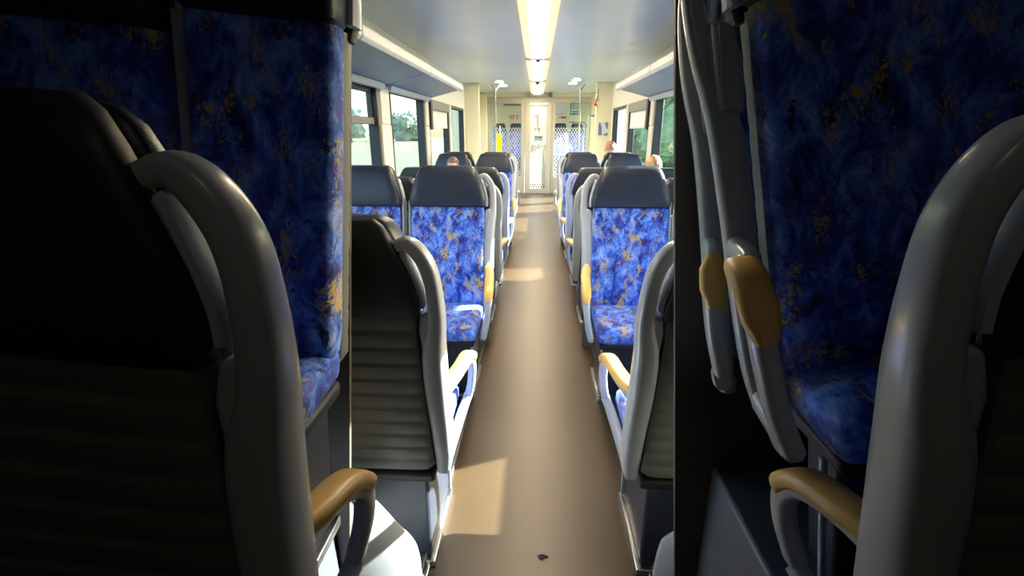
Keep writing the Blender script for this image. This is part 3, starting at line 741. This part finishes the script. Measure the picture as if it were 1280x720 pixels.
# pale moulded end panels low beside the aisle
def end_panel(pts, q, label):
    """rounded shoulder: the outline grows from the near face to the far one"""
    cx, cz = q * .75, .0; rings = []
    for y, k in ((1.116, .56), (1.125, .62), (1.17, .83), (1.215, .985), (1.228, 1.0), (1.24, .985)):
        rings.append([(cx + (x - cx) * k, y, max(.013, cz + (z - cz) * k)) for x, z in pts])
    o = MB().loft(rings).build('seat_end_panel', PALE, ang=50)
    return tag(o, label, 'panel', 'pale seat end panels')
PL = [(-.72, .013), (-.365, .013), (-.366, .12), (-.370, .215), (-.389, .272), (-.445, .345), (-.490, .409), (-.535, .455), (-.61, .50), (-.72, .53)]
end_panel([(p.x, p.z) for p in catmull([(x, 0, z) for x, z in PL], 3)], -1, 'pale rounded end panel at the bottom left corner of the bright aisle view')
PR = [(.72, .013), (.405, .013), (.402, .12), (.404, .21), (.411, .275), (.425, .315), (.48, .36), (.56, .42), (.72, .47)]
end_panel([(p.x, p.z) for p in catmull([(x, 0, z) for x, z in PR], 3)], 1, 'pale rounded end panel at the bottom right corner of the bright aisle view')
# small dark scrap on the floor
sc = MB().sweep([(.016 * math.cos(t) * (1 + .3 * math.sin(3 * t)), .010 * math.sin(t), .003) for t in [k * math.pi / 8 for k in range(13)]], .006, .004, (0, 0, 1), 8).sweep([(-.008, -.004, .003), (.012, .002, .004)], .006, .004, (0, 0, 1), 8).build('litter_scrap', INKB)
sc.location = (.049, 1.425, 0); tag(sc, 'tiny dark curled scrap lying on the brown floor', 'scrap')

# ------------------------------------------------------------------ outside
GRASS = foliage('meadow_grass', (.024, .046, .012), (.046, .066, .022))
gr = MB().box(-160, 160, -120, 220, -1.35, -1.25).build('ground', GRASS, smooth=False); struct(gr)
LEAF = foliage('leaf_haze_paled', (.14, .19, .15), (.22, .27, .21))  # distance haze painted in: leaf colour paled and greyed
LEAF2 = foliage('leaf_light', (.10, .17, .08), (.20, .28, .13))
BARK = plain('bark', (.10, .07, .05), .9)
def tree(label, x, y, h, w, mat, seed):
    rnd = random.Random(seed)
    t = thing('tree', label, 'tree', (x, y, -1.25), group='trees outside the windows')
    MB().sweep([(0, 0, 0), (.05, 0, h * .3), (0, .05, h * .6)], [w * .09, w * .07, w * .04], [w * .09, w * .07, w * .04], (0, 1, 0), 10, 2).build('trunk', BARK, t)
    me = bpy.data.meshes.new('crown'); bm = bmesh.new()
    for _ in range(16):
        a = rnd.uniform(0, 6.28); r = rnd.uniform(0, .5) * w; z = h * rnd.uniform(.16, .84)
        rr = w * rnd.uniform(.17, .30) * (1.15 - .4 * z / h)
        mt = Matrix.Translation((r * math.cos(a), r * math.sin(a), z)) @ Matrix.Scale(rr, 4)
        bmesh.ops.create_icosphere(bm, subdivisions=3, radius=1, matrix=mt)
    for v in bm.verts: v.co += Vector((rnd.uniform(-1, 1), rnd.uniform(-1, 1), rnd.uniform(-1, 1))) * w * .035
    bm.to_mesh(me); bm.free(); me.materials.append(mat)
    o = bpy.data.objects.new('crown', me); C.objects.link(o); o.parent = t
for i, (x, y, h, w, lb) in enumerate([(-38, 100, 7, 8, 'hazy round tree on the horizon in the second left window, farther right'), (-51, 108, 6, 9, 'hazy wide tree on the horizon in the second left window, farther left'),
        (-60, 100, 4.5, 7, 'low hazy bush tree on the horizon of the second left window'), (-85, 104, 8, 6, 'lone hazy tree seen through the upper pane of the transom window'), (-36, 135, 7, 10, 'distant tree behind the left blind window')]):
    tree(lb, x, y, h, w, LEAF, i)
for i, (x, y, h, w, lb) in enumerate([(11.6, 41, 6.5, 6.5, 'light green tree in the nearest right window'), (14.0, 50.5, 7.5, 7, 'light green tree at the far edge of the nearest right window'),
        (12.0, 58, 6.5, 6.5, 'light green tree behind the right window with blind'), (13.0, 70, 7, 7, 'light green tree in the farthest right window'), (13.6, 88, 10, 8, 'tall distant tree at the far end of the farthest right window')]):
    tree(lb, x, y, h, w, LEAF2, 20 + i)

# ------------------------------------------------------------------ light
w = bpy.data.worlds.new('sky'); S.world = w; w.use_nodes = True
nt = w.node_tree; bg = nt.nodes['Background']
sky = nt.nodes.new('ShaderNodeTexSky'); sky.sky_type = 'NISHITA'; sky.sun_disc = False
sun_dir = Vector((1.0, .44, .55)).normalized()
sky.sun_elevation = math.asin(sun_dir.z); sky.sun_rotation = math.atan2(sun_dir.x, sun_dir.y)
sky.air_density = 1.2; sky.dust_density = 2.5
nt.links.new(sky.outputs[0], bg.inputs['Color']); bg.inputs['Strength'].default_value = 1.25
sd = bpy.data.lights.new('sun', 'SUN'); sd.energy = 58.0; sd.angle = R(.6); sd.color = (1, .97, .92)
so = bpy.data.objects.new('sun', sd); C.objects.link(so); so.rotation_euler = sun_dir.to_track_quat('Z', 'Y').to_euler(); so.location = (8, 6, 9)
for xi, q in ((WL, -1), (WR, 1)):
    for (y0, y1) in BAYS:
        ld = bpy.data.lights.new('window_portal', 'AREA'); ld.shape = 'RECTANGLE'; ld.size = y1 - y0; ld.size_y = Z1 - Z0; ld.cycles.is_portal = True
        lo = bpy.data.objects.new('window_portal', ld); C.objects.link(lo); lo.location = (xi + q * .12, (y0 + y1) / 2, (Z0 + Z1) / 2)
        lo.rotation_euler = Vector((q, 0, 0)).to_track_quat('Z', 'Y').to_euler()
# added unseen fill lamp for the near seats, on the ceiling behind the camera
bl = thing('bay_fill_lamp', 'unseen fill lamp added to the dim end bay, behind the viewer', 'ceiling light', (.0, -.55, CZ - .06))
ci = [(math.cos(k * math.pi / 16), math.sin(k * math.pi / 16)) for k in range(32)]
MB().loft([[(.16 * a, .16 * b, 0) for a, b in ci], [(.17 * a, .17 * b, .03) for a, b in ci]]).build('lens', emit('bay_fill_lens', (1, .93, .82), 1.05), bl)
MB().sweep([(.18 * a, .18 * b, .035) for a, b in ci], .03, .04, (0, 0, 1), 8, closed=True).build('rim', CAP, bl)

# ------------------------------------------------------------------ camera
cam = bpy.data.cameras.new('camera'); cam.sensor_width = 36; cam.lens = 600 / 1280 * 36; cam.clip_start = .02; cam.clip_end = 600
co = bpy.data.objects.new('camera', cam); C.objects.link(co); S.camera = co
th = math.atan(197 / 600); yaw = math.atan(31 / (600 / math.cos(th)))
co.location = (0, 0, 1.55); co.rotation_euler = (math.pi / 2 - th, 0, yaw)
vs = S.view_settings; vs.view_transform = 'Standard'; vs.look = 'None'; vs.gamma = 1; vs.use_curve_mapping = False; vs.exposure = 1.2
cy = S.cycles; cy.use_denoising = True; cy.max_bounces = 10; cy.transparent_max_bounces = 24; cy.diffuse_bounces = 5; cy.sample_clamp_indirect = 6
